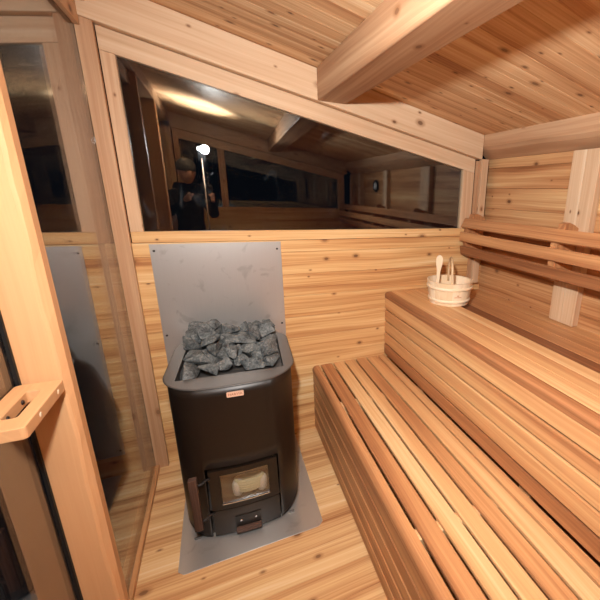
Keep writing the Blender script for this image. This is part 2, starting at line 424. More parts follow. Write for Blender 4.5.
def stud(name, x0, x1, y0, y1, z0, z1, tone, label=None, mat=M_frame, bev=.003):
    m = MB(); m.box(x0, x1, y0, y1, z0, z1, 'z', tone); return struct(m.build(name, mat, bev=bev), label)
ZR = .853
m = MB()
m.box(2.104, 2.1495, -.796, -.716, ZR, 1.757, 'z', .74); m.box(2.104, 2.1495, -.877, -.797, ZR, 1.757, 'z', .56)
struct(m.build('trim_4', M_frame, bev=.003), 'pale vertical stud on the right wall behind the backrest')
stud('trim_5', 2.104, 2.1495, -1.72, -1.63, ZR, 1.757, .85)
stud('trim_6', 2.104, 2.1495, -2.56, -2.47, ZR, 1.757, .7)
stud('trim_7', 2.056, 2.106, -.040, -.001, .91, 1.757, .62, 'narrow light corner stud between window frame and right wall')
stud('trim_8', 2.0256, 2.0554, -.022, -.001, .91, 1.745, .25)
stud('trim_9', 2.104, 2.1495, YF+.001, YF+.09, ZR, 1.757, .6)

# left side: posts, plates, glass
m = MB(); m.box(.004, .064, -.027, -.001, 0, 2.218, 'z', .20)
struct(m.build('trim_10', M_frame, bev=.002), 'reddish narrow post between glass partition and window frame')
m = MB(); m.hexa([(-.045, YF, 2.2), (.056, YF, 2.2), (.056, -.041, 2.2), (-.045, -.041, 2.2)],
                 [(-.045, YF, zc(-.045)), (.056, YF, zc(.056)), (.056, -.041, zc(.056)), (-.045, -.041, zc(-.045))], 'y', .35)
struct(m.build('trim_11', M_frame, bev=.003), 'top plate along the ceiling above the glass partition')
m = MB(); m.box(.0035, .024, -.934, -.028, 2.118, 2.199, 'y', .4)
struct(m.build('trim_12', M_frame, bev=.002))
m = MB(); m.box(.0035, .0225, -.934, -.028, .0005, .024, 'y', .45)
struct(m.build('trim_13', M_bench, bev=.002), 'low wooden sill strip under the glass partition')
# fixed glass panel beside the stove
g = empty('window_3', (0, -.5, 0)); tag(g, 'tall glass partition left of the stove mirroring the steel sheet', kind='structure')
m = MB(); m.box(-.0035, .0035, -.434, .50, .004, 2.199); m.build('window_pane', M_dglass, g)
stud('trim_14', -.03, .058, -2.9+.001, -2.86, 0, 2.199, .5)

# foreground door post with a slightly wavy arris
V = []; Fs = []
N = 60
for i in range(N+1):
    z = .0+2.199*i/N; wv = .0022*math.sin(z*9)+.0016*math.sin(z*23+1)+.0008*math.sin(z*61)
    for p in [(-.031, -.985), (.040+wv, -.985), (.0475+wv, -.981), (.058, -.966), (.058, -.935), (-.031, -.935)]: V.append((p[0], p[1], z))
n = 6
for i in range(N):
    for j in range(n): Fs.append((i*n+j, i*n+(j+1) % n, (i+1)*n+(j+1) % n, (i+1)*n+j))
Fs += [tuple(range(n-1, -1, -1)), tuple(N*n+j for j in range(n))]
m = MB(); m.piece(V, Fs, 'z', .62)
tag(m.build('wooden_post', M_post), 'smooth orange cedar post in the left foreground behind the door handle', 'post')
stud('trim_15', -.045, .058, -1.83, -1.745, 0, 2.199, .5, mat=M_post)

# glass door with pull handle
d = empty('door_1', (-.041, -1.0, 0)); tag(d, 'glass door at the left edge reflecting the orange post', kind='structure')
m = MB(); m.box(-.003, .003, -.74, .012, .012, 2.15); m.build('door_pane', M_dglass, d)
m = MB(); m.box(.003, .0098, .006, .014, .012, 2.15); m.build('door_seal', M_black, d)
h = bpy.data.objects.new('door_handle', None); COL.objects.link(h); h.parent = d; h.location = (.0, 0, 1.0)
# pull: horizontal slab with an oblong slot
def slab_with_slot(x0, x1, y0, y1, sx0, sx1, sy0, sy1, z0, z1):
    m = MB(); r = .012
    def rr(x0, x1, y0, y1, r, n=5):
        P = []
        for cx, cy, a in ((x1-r, y1-r, 0), (x0+r, y1-r, 90), (x0+r, y0+r, 180), (x1-r, y0+r, 270)):
            for i in range(n+1):
                t = math.radians(a+90*i/n); P.append((cx+r*math.cos(t), cy+r*math.sin(t)))
        return P
    A = rr(x0, x1, y0, y1, .009); B = rr(sx0, sx1, sy0, sy1, .008); k = len(A)
    V = [(p[0], p[1], z) for z in (z0, z1) for L in (A, B) for p in L]
    Fs = []
    for i in range(k):
        j = (i+1) % k
        Fs += [(i, j, k+j, k+i), (2*k+i, 3*k+i, 3*k+j, 2*k+j), (i, 2*k+i, 2*k+j, j), (k+i, k+j, 3*k+j, 3*k+i)]
    m.piece(V, Fs, 'y', .6); return m
slab_with_slot(.0045, .096, -.222, -.002, .040, .067, -.172, -.046, .003, .031).build('handle_grip', M_birch if False else M_post, h, bev=.002)
for yy in (-.045, -.150):
    m = MB(); m.lathe([(.001, 0), (.0062, 0), (.0062, .0008), (.001, .0008)], (.0955, yy, .017), 20, axis='x', tone=.9); m.build('dowel', M_birch, h)
for yy in (-.075, -.145):
    m = MB(); m.lathe([(.0005, 0), (.006, 0), (.0045, .003), (.0005, .003)], (.0402, yy, .018), 16, axis='x'); m.build('screw', M_screw, h)
m = MB(); m.box(-.04, .058, -1.744, -.986, 0, .010, 'y', .5); struct(m.build('trim_16', M_frame, bev=.002))
# second fixed pane behind the photographer
g = empty('window_4', (0, -2.35, 0)); g['kind'] = 'structure'
m = MB(); m.box(-.0035, .0035, -.509, .519, .004, 2.199); m.build('window_pane', M_dglass, g)
# boards closing the slope above the left plate are the ceiling itself

# ------------------------------------------------------------------ ceiling beam
m = MB()
def bx(y): return .034*abs(y)
ya, yb = -.0405, YF+.0405
x0a, x1a, x0b, x1b = .962, 1.112, .962+bx(yb)-.002, 1.112+bx(yb)-.002
m.hexa([(x0b, yb, 1.966), (x1b, yb, 1.966), (x1a, ya, 1.966), (x0a, ya, 1.966)],
       [(x0b, yb, zc(x0b)-.0005), (x1b, yb, zc(x1b)-.0005), (x1a, ya, zc(x1a)-.0005), (x0a, ya, zc(x0a)-.0005)], 'y', .10)
tag(m.build('ceiling_beam', M_frame, bev=.006, seg=3), 'thick cedar beam crossing the ceiling from the top of the window', 'beam')

# ------------------------------------------------------------------ benches
YE = YF+.004; YB = -.002
BEAR = (-.47, -1.32, -2.17, -2.84)
lb = empty('lower_bench', (.89, -1.4, 0), label='low slatted cedar bench with dark gaps beside the stove', cat='bench')
def L(m, off): m.v = [tuple(Vector(p)-Vector(off)) for p in m.v]; return m
lo = lb.location
def nosing(x0, x1, z0, z1, r):
    P = [(x0, z0)]
    P = [(x0, z0), (x1, z0), (x1, z1)]
    for i in range(0, 8): t = math.radians(90+90*i/7); P.append((x0+r+r*math.cos(t), z1-r+r*math.sin(t)))
    return P
m = MB(); m.extr(nosing(.889, .930, .412, .45, .026), 'y', YE, YB, tone=.30); L(m, lo).build('bench_nosing', M_bench, lb, bev=.001)
m = MB()
sl = [(.943, 1.013, .34), (1.025, 1.091, .78), (1.102, 1.167, .70), (1.179, 1.245, .46), (1.256, 1.326, .66), (1.336, 1.3825, .50)]
for a, b_, t in sl: m.box(a, b_, YE, YB, .434, .45, 'y', t)
L(m, lo).build('bench_seat', M_bench, lb, bev=.003, seg=2)
m = MB(); ft = [.36, .26, .34, .30, .40]
for i in range(5): m.box(.891, .905, YE, YB, .410-.081*(i+1)+.007, .410-.081*i-.001, 'y', ft[i])
L(m, lo).build('front_panel', M_bench, lb, bev=.004, seg=3)
for yy in BEAR:
    m = MB(); m.box(.916, 1.377, yy-.022, yy+.022, .34, .4338, 'x', .8); L(m, lo).build('bearer', M_bench, lb, bev=.001)
    m = MB(); m.box(.917, .96, yy-.03, yy+.03, .0005, .3395, 'z', .5); L(m, lo).build('leg', M_bench, lb, bev=.001)

ub = empty('upper_bench', (1.383, -1.4, 0), label='high slatted cedar bench carrying the wooden bucket along the right wall', cat='bench')
uo = ub.location
ZU = .893
m = MB(); m.extr(nosing(1.381, 1.426, .855, ZU, .020), 'y', YE, YB, tone=.16); L(m, uo).build('bench_nosing', M_bench, ub, bev=.001)
m = MB()
for a, b_, t in [(1.4275, 1.512, .72), (1.5135, 1.597, .62), (1.5985, 1.672, .70)]: m.box(a, b_, YE, YB, ZU-.027, ZU, 'y', t)
L(m, uo).build('bench_seat', M_bench, ub, bev=.0018)
m = MB()
for i, t in enumerate([.60, .46, .68, .56, .22]):
    z1 = .8530-.0805*i; m.box(1.383, 1.397, YE, YB, max(z1-.0705, .4507), z1-.0005, 'y', t)
L(m, uo).build('front_panel', M_bench, ub, bev=.003, seg=2)
m = MB()
for a, b_, t in [(1.676, 1.835, .0), (1.838, 1.936, .36), (1.939, 2.055, .42), (2.057, 2.147, .62)]: m.box(a, b_, YE, YB, .826, .85, 'y', t)  # front plank's dark tone: reddish board plus the seat edge's shadow painted in
L(m, uo).build('rear_shelf', M_bench, ub, bev=.0018)
for yy in BEAR:
    m = MB(); m.box(1.408, 2.147, yy-.03, yy+.03, .75, .8255, 'x', .7); m.box(1.408, 1.65, yy-.03, yy+.03, .826, ZU-.0272, 'x', .7)
    L(m, uo).build('bearer', M_bench, ub, bev=.001)
    m = MB(); m.box(1.409, 1.45, yy-.03, yy+.03, .0005, .7495, 'z', .5); L(m, uo).build('leg', M_bench, ub, bev=.001)

# backrest: three rails on curved brackets
br = empty('backrest', (1.95, -1.4, 1.1), label='three-rail cedar backrest mounted along the right wall', cat='backrest')
bo = br.location
rails = [((1.942, 1.312), (1.974, 1.373), .30), ((1.938, 1.214), (1.940, 1.278), .36), ((1.958, 1.118), (1.944, 1.178), .22)]
for (xb, zb), (xt, zt), t in rails:
    dx, dz = xt-xb, zt-zb; l = math.hypot(dx, dz); nx, nz = dz/l*.022, -dx/l*.022
    m = MB(); m.extr([(xb, zb), (xb+nx, zb+nz), (xt+nx, zt+nz), (xt, zt)], 'y', YE, -.003, tone=t)
    L(m, bo).build('rail', M_bench, br, bev=.004, seg=3)
for yb_ in (-.035, -.800, -1.69, -2.52):
    # bracket follows the rails' backs, with rounded top and a scooped rear
    P = [(1.984, 1.106), (2.010, 1.098), (2.050, 1.110), (2.1035, 1.14), (2.1035, 1.375), (2.07, 1.392), (2.035, 1.403), (2.008, 1.398), (1.9985, 1.372), (1.967, 1.308), (1.962, 1.279), (1.9605, 1.213), (1.966, 1.18), (1.981, 1.119)]
    m = MB(); m.extr(P, 'y', yb_-.022, yb_+.022, grain='z', tone=.35); L(m, bo).build('bracket', M_bench, br, bev=.002)

# ------------------------------------------------------------------ steel sheets
sh = empty('heat_shield', (.436, 0, .12), label='smudged stainless steel sheet screwed to the wall behind the stove', cat='metal sheet')
m = MB(); m.box(.131, .742, -.0035, -.0005, .12, 1.240); L(m, sh.location).build('sheet', M_steel, sh, bev=.0006, seg=1)
for x, z in ((.148, 1.208), (.721, 1.200), (.147, .766), (.723, .762), (.148, .15), (.722, .15)):
    m = MB(); m.lathe([(.0005, 0), (.0058, 0), (.004, -.0022), (.0005, -.0022)], (x, -.0035, z), 16, axis='y'); L(m, sh.location).build('screw', M_screw, sh)
m = MB(); c = .022; X0, X1, Y0, Y1 = .163, .757, -.762, -.006
m.extr([(X0+c, Y0), (X1-c, Y0), (X1, Y0+c), (X1, Y1), (X0, Y1), (X0, Y0+c)], 'z', .0003, .003)
tag(m.build('hearth_plate', M_steel, bev=.0006, seg=1), 'grey steel floor plate with clipped corners under the stove', 'floor plate')

# ------------------------------------------------------------------ stove
ST = empty('sauna_stove', (.446, -.360, .0032), math.radians(-3.4), label='dark brown wood-burning stove topped with grey stones', cat='stove')
def outline(hx, hb, hf, r, bulge, n=10, rb=None):
    rb = rb or r; P = []
    def seg(cx, cy, rad, a0):
        for i in range(n+1):
            t = math.radians(a0+90*i/n); P.append([cx+rad*math.cos(t), cy+rad*math.sin(t)])
    seg(hx-rb, hb-rb, rb, 0); seg(-hx+rb, hb-rb, rb, 90); seg(-hx+r, -hf+r, r, 180)
    for i in range(1, 24): P.append([-hx+r+(2*hx-2*r)*i/24, -hf])
    seg(hx-r, -hf+r, r, 270)
    for p in P:
        if p[1] < 0: p[1] -= bulge*max(0, 1-(p[0]/hx)**2)*min(1, -p[1]/hf)
    return P
HX, HB, HF, RR, BU = .247, .262, .256, .118, .034
BO = outline(HX, HB, HF, RR, BU)
def yfront(x, off=0): return -HF-BU*(1-(x/HX)**2)-off
def loft(rings, caps=True, tone=.5, smooth=True):
    n = len(rings[0]); V = [p for r in rings for p in r]; Fs = []
    for i in range(len(rings)-1):
        for j in range(n): Fs.append((i*n+j, i*n+(j+1) % n, (i+1)*n+(j+1) % n, (i+1)*n+j))
    if caps: Fs += [tuple(range(n-1, -1, -1)), tuple((len(rings)-1)*n+j for j in range(n))]
    return V, Fs
# outer casing: shell with the door recess left open and lower corners swept up
zs = [.010, .03, .05, .09, .14, .2, .366, .42, .5, .6, .70, .743]
DX0, DX1 = -.138, .158
V = []; Fs = []; sm = []
n = len(BO); BOt = [tuple(p) for p in BO]
# snap two outline columns to the recess edges
fi = [i for i, p in enumerate(BO) if p[1] < -.25]
for target in (DX0, DX1):
    i = min(fi, key=lambda k: abs(BO[k][0]-target)); BO[i] = [target, yfront(target)]
for z in zs:
    for p in BO:
        zz = z
        if z < .15:
            e = max(0, (abs(p[0])-.165)/.087)
            zz = max(z, .010+.05*e*e)
        V.append((p[0], p[1], zz))
for i in range(len(zs)-1):
    for j in range(n):
        j2 = (j+1) % n; mx = (BO[j][0]+BO[j2][0])/2
        if zs[i+1] <= .3661 and DX0 < mx < DX1 and BO[j][1] < -.25: continue
        Fs.append((i*n+j, i*n+j2, (i+1)*n+j2, (i+1)*n+j))
m = MB(); m.piece(V, Fs, 'z', .5, True); o = m.build('casing', M_paint, ST)
s = o.modifiers.new('Solidify', 'SOLIDIFY'); s.thickness = .003; s.offset = -1
# inner body: dark box with open front (firebox)
m = MB()
m.box(-.225, .225, -.272, -.262, .0, .0); m = MB()
m.box(-.175, -.160, -.235, .20, 0, .62); m.box(.175, .190, -.225, .20, 0, .62); m.box(-.16, .175, .18, .20, 0, .62)
m.box(-.160, .175, -.25, .18, 0, .010); m.box(-.160, .175, -.25, .18, .125, .135); m.box(-.160, .175, -.25, .18, .48, .49)
m.box(-.160, -.142, -.258, -.246, .010, .48); m.box(.162, .175, -.246, -.236, .010, .48); m.box(-.142, .162, -.262, -.252, .366, .48)
m.build('inner_body', M_fire, ST)
for s_ in (-1, 1):
    m = MB(); m.box(min(s_*.190, s_*.214), max(s_*.190, s_*.214), -.262, -.258, 0, .012); m.build('base_bracket', M_rim, ST)
# top flange with rectangular stone opening
TO = outline(.262, .300, .262, .138, .032)
n = len(TO)
def inner(p):   # nearest point on opening rectangle along the ray from centre
    hx, y0, y1 = .212, -.186, .256
    cx, cy = 0, (y0+y1)/2; dx, dy = p[0]-cx, p[1]-cy
    k = min(hx/abs(dx) if abs(dx) > 1e-6 else 9e9, ((y1-y0)/2)/abs(dy) if abs(dy) > 1e-6 else 9e9)
    return (cx+dx*k, cy+dy*k)
IN = [inner(p) for p in TO]
ins = [(p[0]*.985, p[1]*.985) for p in TO]
rings = [[(p[0], p[1], .7435) for p in TO], [(p[0], p[1], .7465) for p in TO], [(p[0], p[1], .748) for p in ins], [(p[0], p[1], .748) for p in IN], [(p[0], p[1], .700) for p in IN]]
V, Fs = loft(rings, caps=False); 
n = len(TO)
Fs.append(tuple(4*n+j for j in range(n)))
m = MB(); m.piece(V, Fs, 'x', .5, False); o = m.build('top_flange', M_rim, ST)
for p in o.data.polygons: p.use_smooth = p.index < n*1
m = MB(); P = [p for p in TO]
V = [(p[0], p[1], .7434) for p in TO]+[(p[0]*.90, p[1]*.90, .7434) for p in TO]; m.piece(V, [(j, (j+1) % n, n+(j+1) % n, n+j) for j in range(n)]); m.build('flange_underside', M_rim, ST)

def curved(m, x0, x1, z0, z1, off, th, nseg=12):
    V = []; Fs = []
    for i in range(nseg+1):
        x = x0+(x1-x0)*i/nseg; y = yfront(x, off)
        V += [(x, y, z0), (x, y, z1), (x, y+th, z1), (x, y+th, z0)]
    for i in range(nseg):
        for j in range(4): Fs.append((i*4+j, i*4+(j+1) % 4, (i+1)*4+(j+1) % 4, (i+1)*4+j))
    Fs += [(0, 3, 2, 1), tuple(nseg*4+j for j in range(4))]
    m.piece(V, Fs, 'x', .5)
dr = bpy.data.objects.new('stove_door', None); COL.objects.link(dr); dr.parent = ST; dr.location = (0, 0, 0)
WX0, WX1, WZ0, WZ1 = -.084, .112, .170, .326
m = MB(); o_ = .002
curved(m, -.127, .151, WZ1, .352, o_, .014); curved(m, -.127, .151, .148, WZ0, o_, .014)
curved(m, -.127, WX0, WZ0, WZ1, o_, .014, 3); curved(m, WX1, .151, WZ0, WZ1, o_, .014, 3)
m.build('door_frame', M_paint, dr)
m = MB(); curved(m, WX0, WX1, WZ0, WZ1, -.004, .004); m.build('door_glass', M_sglass, dr)
m = MB(); curved(m, WX0, WX1, WZ0-.0005, WZ0+.0045, o_-.001, .004); m.build('glass_bead', M_alu, dr)
# handle: dark wooden bar on two arms
hx_, hz = -.178, .215
yy = yfront(-.178)-.045
m = MB(); m.box(hx_-.0155, hx_+.0155, yy-.012, yy+.012,   .105, .365, 'z', .6); m.build('handle_grip', M_dwood, dr, bev=.003)
for z in (.322, .140):
    m = MB(); m.tube([(hx_+.010, yy+.004, z), (hx_+.030, yy+.010, z), (-.135, yfront(-.135)-.010, z), (-.118, yfront(-.12)-.004, z)], .0058, 8); m.build('handle_arm', M_iron, dr)
m = MB(); m.lathe([(.0005, 0), (.0035, 0), (.0035, .018), (.0005, .018)], (.134, yfront(.134)+.006, .356), 10); m.build('hinge_pin', M_alu, dr)
# ash flap
af = bpy.data.objects.new('ash_flap', None); COL.objects.link(af); af.parent = ST
m = MB(); curved(m, -.127, .151, .012, .1445, .002, .012); m.build('flap_plate', M_paint, af)
m = MB(); xa, xb = -.040, .066
for (za, zb, o0) in ((.040, .098, .006),): curved(m, xa, xb, za, zb, o0, .005, 6)
m.build('handle_plate', M_iron, af)
m = MB(); V = []
m.box(xa, xb, yfront(0)-.024, yfront(0)-.004, .018, .040, 'x', .75); m.build('flap_grip', M_dwood, af, bev=.003)
for x in (xa+.022, xb-.022):
    m = MB(); m.lathe([(.0005, 0), (.0062, 0), (.0045, -.003), (.0005, -.003)], (x, yfront(x)-.006, .072), 14, axis='y'); m.build('screw', M_alu, af)
# badge
bd = bpy.data.objects.new('badge', None); COL.objects.link(bd); bd.parent = ST; bd.location = (.012, yfront(.012)-.0005, .706)
m = MB()
def rrect(hx, hz, r, n=5):
    P = []
    for cx, cz, a in ((hx-r, hz-r, 0), (-hx+r, hz-r, 90), (-hx+r, -hz+r, 180), (hx-r, -hz+r, 270)):
        for i in range(n+1): t = math.radians(a+90*i/n); P.append((cx+r*math.cos(t), cz+r*math.sin(t)))
    return P
m.extr(rrect(.032, .0115, .004), 'y', -.0032, 0); m.build('badge_plate', M_copper, bd)
tx = bpy.data.curves.new('badge_lettering', 'FONT'); tx.body = 'HARVIA'; tx.size = .0145; tx.extrude = .0004; tx.align_x = 'CENTER'; tx.align_y = 'CENTER'; tx.space_character = 1.05
to = bpy.data.objects.new('badge_lettering', tx); COL.objects.link(to); to.parent = bd; to.location = (0, -.0036, 0); to.rotation_euler = (math.pi/2, 0, 0); tx.materials.append(M_copper2)
bpy.context.view_layer.update()
lm = bpy.data.meshes.new_from_object(to.evaluated_get(bpy.context.evaluated_depsgraph_get())); bpy.data.objects.remove(to); bpy.data.curves.remove(tx)
to = bpy.data.objects.new('badge_lettering', lm); COL.objects.link(to); to.parent = bd; to.location = (0, -.0036, 0); to.rotation_euler = (math.pi/2, 0, 0)
if not lm.materials: lm.materials.append(M_copper2)

# rope coil in the firebox behind the glass
mat_ST = Matrix.Translation(ST.location) @ Matrix.Rotation(math.radians(-3.4), 4, 'Z')
c0 = mat_ST @ Vector((.028, -.205, .1385))
rc = empty('rope_coil', c0, math.radians(-3.4), label='coil of cream rope with white wrapped ends behind the stove window', cat='rope')
m = MB()
pts = []
for layer in range(5):
    for i in range(28):
        t = 2*math.pi*i/28; r = .020
        x = .058*math.copysign(abs(math.cos(t))**.7, math.cos(t)); y = .026*math.sin(t)
        z = .020+layer*.0125+.0145*i/28+.006*math.cos(t*2)*0+.007*abs(x/.058)**2
        pts.append((x, y, z))
m.tube(pts, .0078, 8); m.build('rope', M_rope, rc)
for s_ in (-1, 1):
    m = MB(); m.tube([(s_*.052, -.004, .004+i*.007) for i in range(12)], .02, 12, rs=[.016, .020, .022, .023, .0235, .024, .024, .0235, .023, .022, .020, .014]); m.build('wrapping_band', M_white, rc)

# ------------------------------------------------------------------ stones
def rock(seed, sx, sy, sz):
    r = random.Random(seed); bm = bmesh.new()
    for i in range(11):
        v = Vector((r.gauss(0, 1), r.gauss(0, 1), r.gauss(0, 1))).normalized()*r.uniform(.85, 1.15)
        bm.verts.new((v.x*sx, v.y*sy, v.z*sz))
    bmesh.ops.convex_hull(bm, input=bm.verts[:])
    for v in [v for v in bm.verts if not v.link_faces]: bm.verts.remove(v)
    bmesh.ops.dissolve_limit(bm, angle_limit=math.radians(14), verts=bm.verts[:], edges=bm.edges[:])
    bmesh.ops.bevel(bm, geom=bm.edges[:], offset=.0022, segments=1, affect='EDGES', profile=.6)
    bmesh.ops.triangulate(bm, faces=bm.faces[:])
    bmesh.ops.subdivide_edges(bm, edges=bm.edges[:], cuts=2, use_grid_fill=True)
    for v in bm.verts: v.co += Vector((r.gauss(0, 1), r.gauss(0, 1), r.gauss(0, 1)))*.0008
    me = bpy.data.meshes.new('stone'); bm.to_mesh(me); bm.free(); me.materials.append(M_stone)
    return me
srng = random.Random(23)
meshes = [rock(100+i, srng.uniform(.046, .064), srng.uniform(.040, .052), srng.uniform(.030, .042)) for i in range(16)]
# resting pose of every stone of the heap: mesh, position and rotation in the stove's frame
HEAP = [
    (8, 0.127, 0.1534, 0.7057, 2.302, 0.218, 0.866),
    (5, 0.1462, 0.0217, 0.7093, -0.622, 0.237, 1.869),
    (3, 0.0407, -0.0478, 0.7227, 0.386, 0.06, 0.558),
    (2, 0.1601, -0.0867, 0.7232, -0.245, -2.971, 1.182),
    (11, 0.0819, -0.1068, 0.7245, 0.298, 0.298, 0.144),
    (3, -0.096, 0.0525, 0.7269, -0.158, 0.209, -3.127),
    (0, -0.1611, -0.1246, 0.7272, -0.871, -0.271, -2.113),
    (6, -0.1348, 0.1604, 0.7304, 1.401, 0.241, -2.545),
    (2, -0.0882, -0.1189, 0.7338, 2.112, -0.041, -0.653),
    (14, -0.1743, 0.0999, 0.7339, 2.895, -0.15, 1.573),
    (14, 0.1066, 0.0579, 0.7353, -0.2, 0.432, 2.061),
    (1, -0.0346, -0.0831, 0.7355, 0.44, 3.042, 0.033),
    (1, 0.1024, 0.1847, 0.736, 0.535, 0.691, 1.31),
    (9, -0.1148, -0.0154, 0.7376, -0.836, -3.054, 0.122),
    (4, -0.157, 0.0299, 0.738, -0.05, 0.086, -0.591),
    (0, -0.0322, 0.2066, 0.74, 0.755, -0.371, -0.252),
    (4, 0.1073, -0.0502, 0.7422, -1.761, 1.095, -0.768),
    (4, 0.0232, 0.0231, 0.7425, -1.337, 0.58, 2.104),
    (6, -0.0104, 0.1069, 0.7428, 0.054, 0.119, -1.007),
    (12, -0.074, 0.1249, 0.7429, 1.687, -0.348, 1.379),
    (10, -0.0257, -0.0108, 0.7432, 2.021, 0.313, -1.005),
    (7, 0.0217, 0.1846, 0.7447, 0.375, -2.837, -1.498),
    (13, 0.0539, 0.0819, 0.7455, -0.434, -0.605, -0.343),
    (15, -0.1633, 0.1978, 0.7485, 0.939, -2.612, 0.722),
    (7, 0.1554, 0.0985, 0.7558, -1.102, 0.172, 2.754),
    (13, 0.0771, -0.0176, 0.7584, 0.499, 0.093, 1.671),
    (1, 0.0546, 0.1323, 0.7648, 0.74, -0.618, -2.844),
    (6, 0.1652, 0.0224, 0.765, -2.895, -0.203, -1.244),
    (11, -0.1307, -0.0566, 0.7661, 1.102, -0.044, 0.047),
    (14, 0.0033, -0.0376, 0.768, -0.123, 2.858, 1.351),
    (15, 0.1525, -0.053, 0.7699, -1.784, -0.311, 1.133),
    (10, 0.1656, 0.1878, 0.7725, -0.282, 3.085, 0.489),
    (8, 0.0484, 0.0345, 0.775, -1.34, -2.913, -0.224),
    (5, -0.101, 0.1064, 0.7762, 2.652, -0.609, -0.383),
    (12, -0.0626, 0.0036, 0.7788, -2.333, 0.517, 1.177),
    (15, -0.0198, 0.0586, 0.7792, -2.497, 0.076, -0.159),
    (3, 0.1208, 0.2127, 0.7851, 2.16, 0.574, 0.055),
    (13, -0.1762, 0.0638, 0.7882, -0.831, -0.378, -0.835),
    (0, 0.1412, 0.1095, 0.7893, -0.77, -0.778, -0.922),
    (5, -0.087, 0.0419, 0.7927, -0.487, 0.611, 2.999),
    (9, -0.0336, 0.1474, 0.7957, 0.964, -0.085, -0.061),
    (11, 0.0453, 0.1852, 0.7983, 1.025, -2.345, 1.232),
    (7, -0.1549, 0.1352, 0.801, -2.812, 0.294, 0.037),
    (12, 0.161, 0.162, 0.8063, -1.638, 0.396, 0.267),
    (9, 0.0992, 0.089, 0.809, -0.443, 0.83, -0.452),
    (1, -0.1566, 0.198, 0.8169, 1.07, 0.117, -0.002),
    (2, -0.0127, 0.1314, 0.8186, -0.861, -2.869, 0.713),
    (8, -0.0971, 0.2073, 0.8197, -0.955, 0.064, -2.995),
    (0, -0.1052, 0.1046, 0.8207, 0.957, -0.458, 2.956),
    (10, -0.0873, 0.1835, 0.8239, -0.575, 0.41, -1.084)]
for k, x, y, z, rx, ry, rz in HEAP:
    o = bpy.data.objects.new('stone', meshes[k]); COL.objects.link(o)
    o.matrix_world = mat_ST @ Matrix.Translation((x*1.05, y*1.02+.008, z+.015)) @ Matrix.Rotation(rz, 4, 'Z') @ Matrix.Rotation(ry, 4, 'Y') @ Matrix.Rotation(rx, 4, 'X')
    tag(o, 'rough grey stone in the heap on top of the stove', 'stone', 'rough grey stones heaped on the stove')

# ------------------------------------------------------------------ bucket and ladle
bk = empty('sauna_bucket', (1.665, -.330, ZU+.0004), label='pale wooden bucket with two hoops at the back of the high bench', cat='bucket')
H = .136; R0, R1 = .119, .139
m = MB(); NS = 22
def rad(z): return R0+(R1-R0)*z/H
for i in range(NS):
    a0, a1 = 2*math.pi*i/NS, 2*math.pi*(i+1)/NS-.004
    bot = []; top = []
    V = []; q = 3
    for z in (0, H):
        for rr_ in (rad(z), rad(z)-.012):
            for t in range(q+1):
                a = a0+(a1-a0)*t/q; V.append((rr_*math.cos(a), rr_*math.sin(a), z))
    nq = q+1; Fs = []
    for t in range(q):
        Fs += [(t, t+1, 2*nq+t+1, 2*nq+t), (nq+t+1, nq+t, 3*nq+t, 3*nq+t+1), (2*nq+t, 2*nq+t+1, 3*nq+t+1, 3*nq+t), (t+1, t, nq+t, nq+t+1)]
    Fs += [(0, 2*nq, 3*nq, nq), (q, nq+q, 3*nq+q, 2*nq+q)]
    m.piece(V, Fs, 'z', rng.uniform(.3, .8))
m.build('staves', M_birch, bk)
m = MB(); m.lathe([(.001, .010), (rad(.01)-.0125, .010), (rad(.02)-.0125, .022), (.001, .022)], (0, 0, 0), 40, tone=.5); m.build('bottom', M_birch, bk)
for z in (.026, .100):
    m = MB(); ring = []
    r = rad(z)
    m.lathe([(r-.0005, z-.009), (r+.004, z-.008), (r+.0055, z), (r+.005, z+.008), (r+.0005, z+.009)], (0, 0, 0), 48, grain='x', tone=.75)
    m.f = m.f[:-2]; m.uv = m.uv[:-2]; m.t = m.t[:-2]; m.sm = m.sm[:-2]
    o = m.build('hoop', M_birch, bk)
# bail handle standing up, seen nearly edge on
ang = math.atan2(.83, .56)+.10; dn = Vector((math.cos(ang), math.sin(ang), 0))
pts = []
for i in range(25):
    t = math.pi*i/24; pts.append(-dn*(R1-.018)*math.cos(t)+Vector((0, 0, H-.035+.165*math.sin(t)**.6)))
m = MB(); m.tube(pts, .0068, 10, tone=.05); m.build('bail_handle', M_birch, bk)
# stamped mark on the side toward the camera
va = math.atan2(-.83, -.56)+.42
lg = bpy.data.objects.new('stamped_mark', None); COL.objects.link(lg); lg.parent = bk
M_mark = simple('scorched_mark', (.62, .28, .12), .6)
zc_ = .062; cx, cy = (rad(zc_)+.0003)*math.cos(va), (rad(zc_)+.0003)*math.sin(va)
lg.location = (cx, cy, zc_); lg.rotation_euler = (0, 0, va+math.pi/2)
m = MB(); m.extr([(.006*math.cos(t*math.pi/6), .006+.006*math.sin(t*math.pi/6)) for t in range(12)], 'y', -.0006, .0006); m.build('mark_emblem', M_mark, lg)
m = MB()
for i in range(9): m.box(-.022+.005*i, -.0185+.005*i, -.0006, .0012, -.0075, -.0035)
m.build('mark_line', M_mark, lg)

ld = empty('ladle', (1.60, -.29, ZU+.03), label='pale wooden ladle with paddle-shaped grip standing in the bucket', cat='ladle')
P = []
hw = [(0, .010), (.10, .010), (.155, .011), (.185, .017), (.21, .021), (.232, .020), (.245, .013), (.250, .004)]
for z, w_ in hw: P.append((w_, z))
for z, w_ in reversed(hw): P.append((-w_, z))
m = MB(); m.extr(P, 'y', -.006, .006, grain='z', tone=.75); o = m.build('grip', M_birch, ld, bev=.003); o.rotation_euler = (0, .03, math.radians(-20))
m = MB(); m.lathe([(.001, -.004), (.026, -.004), (.034, .012), (.036, .03), (.031, .03), (.028, .012), (.02, .004), (.001, .003)], (.030, 0, .0), 24); m.build('bowl', M_birch, ld)

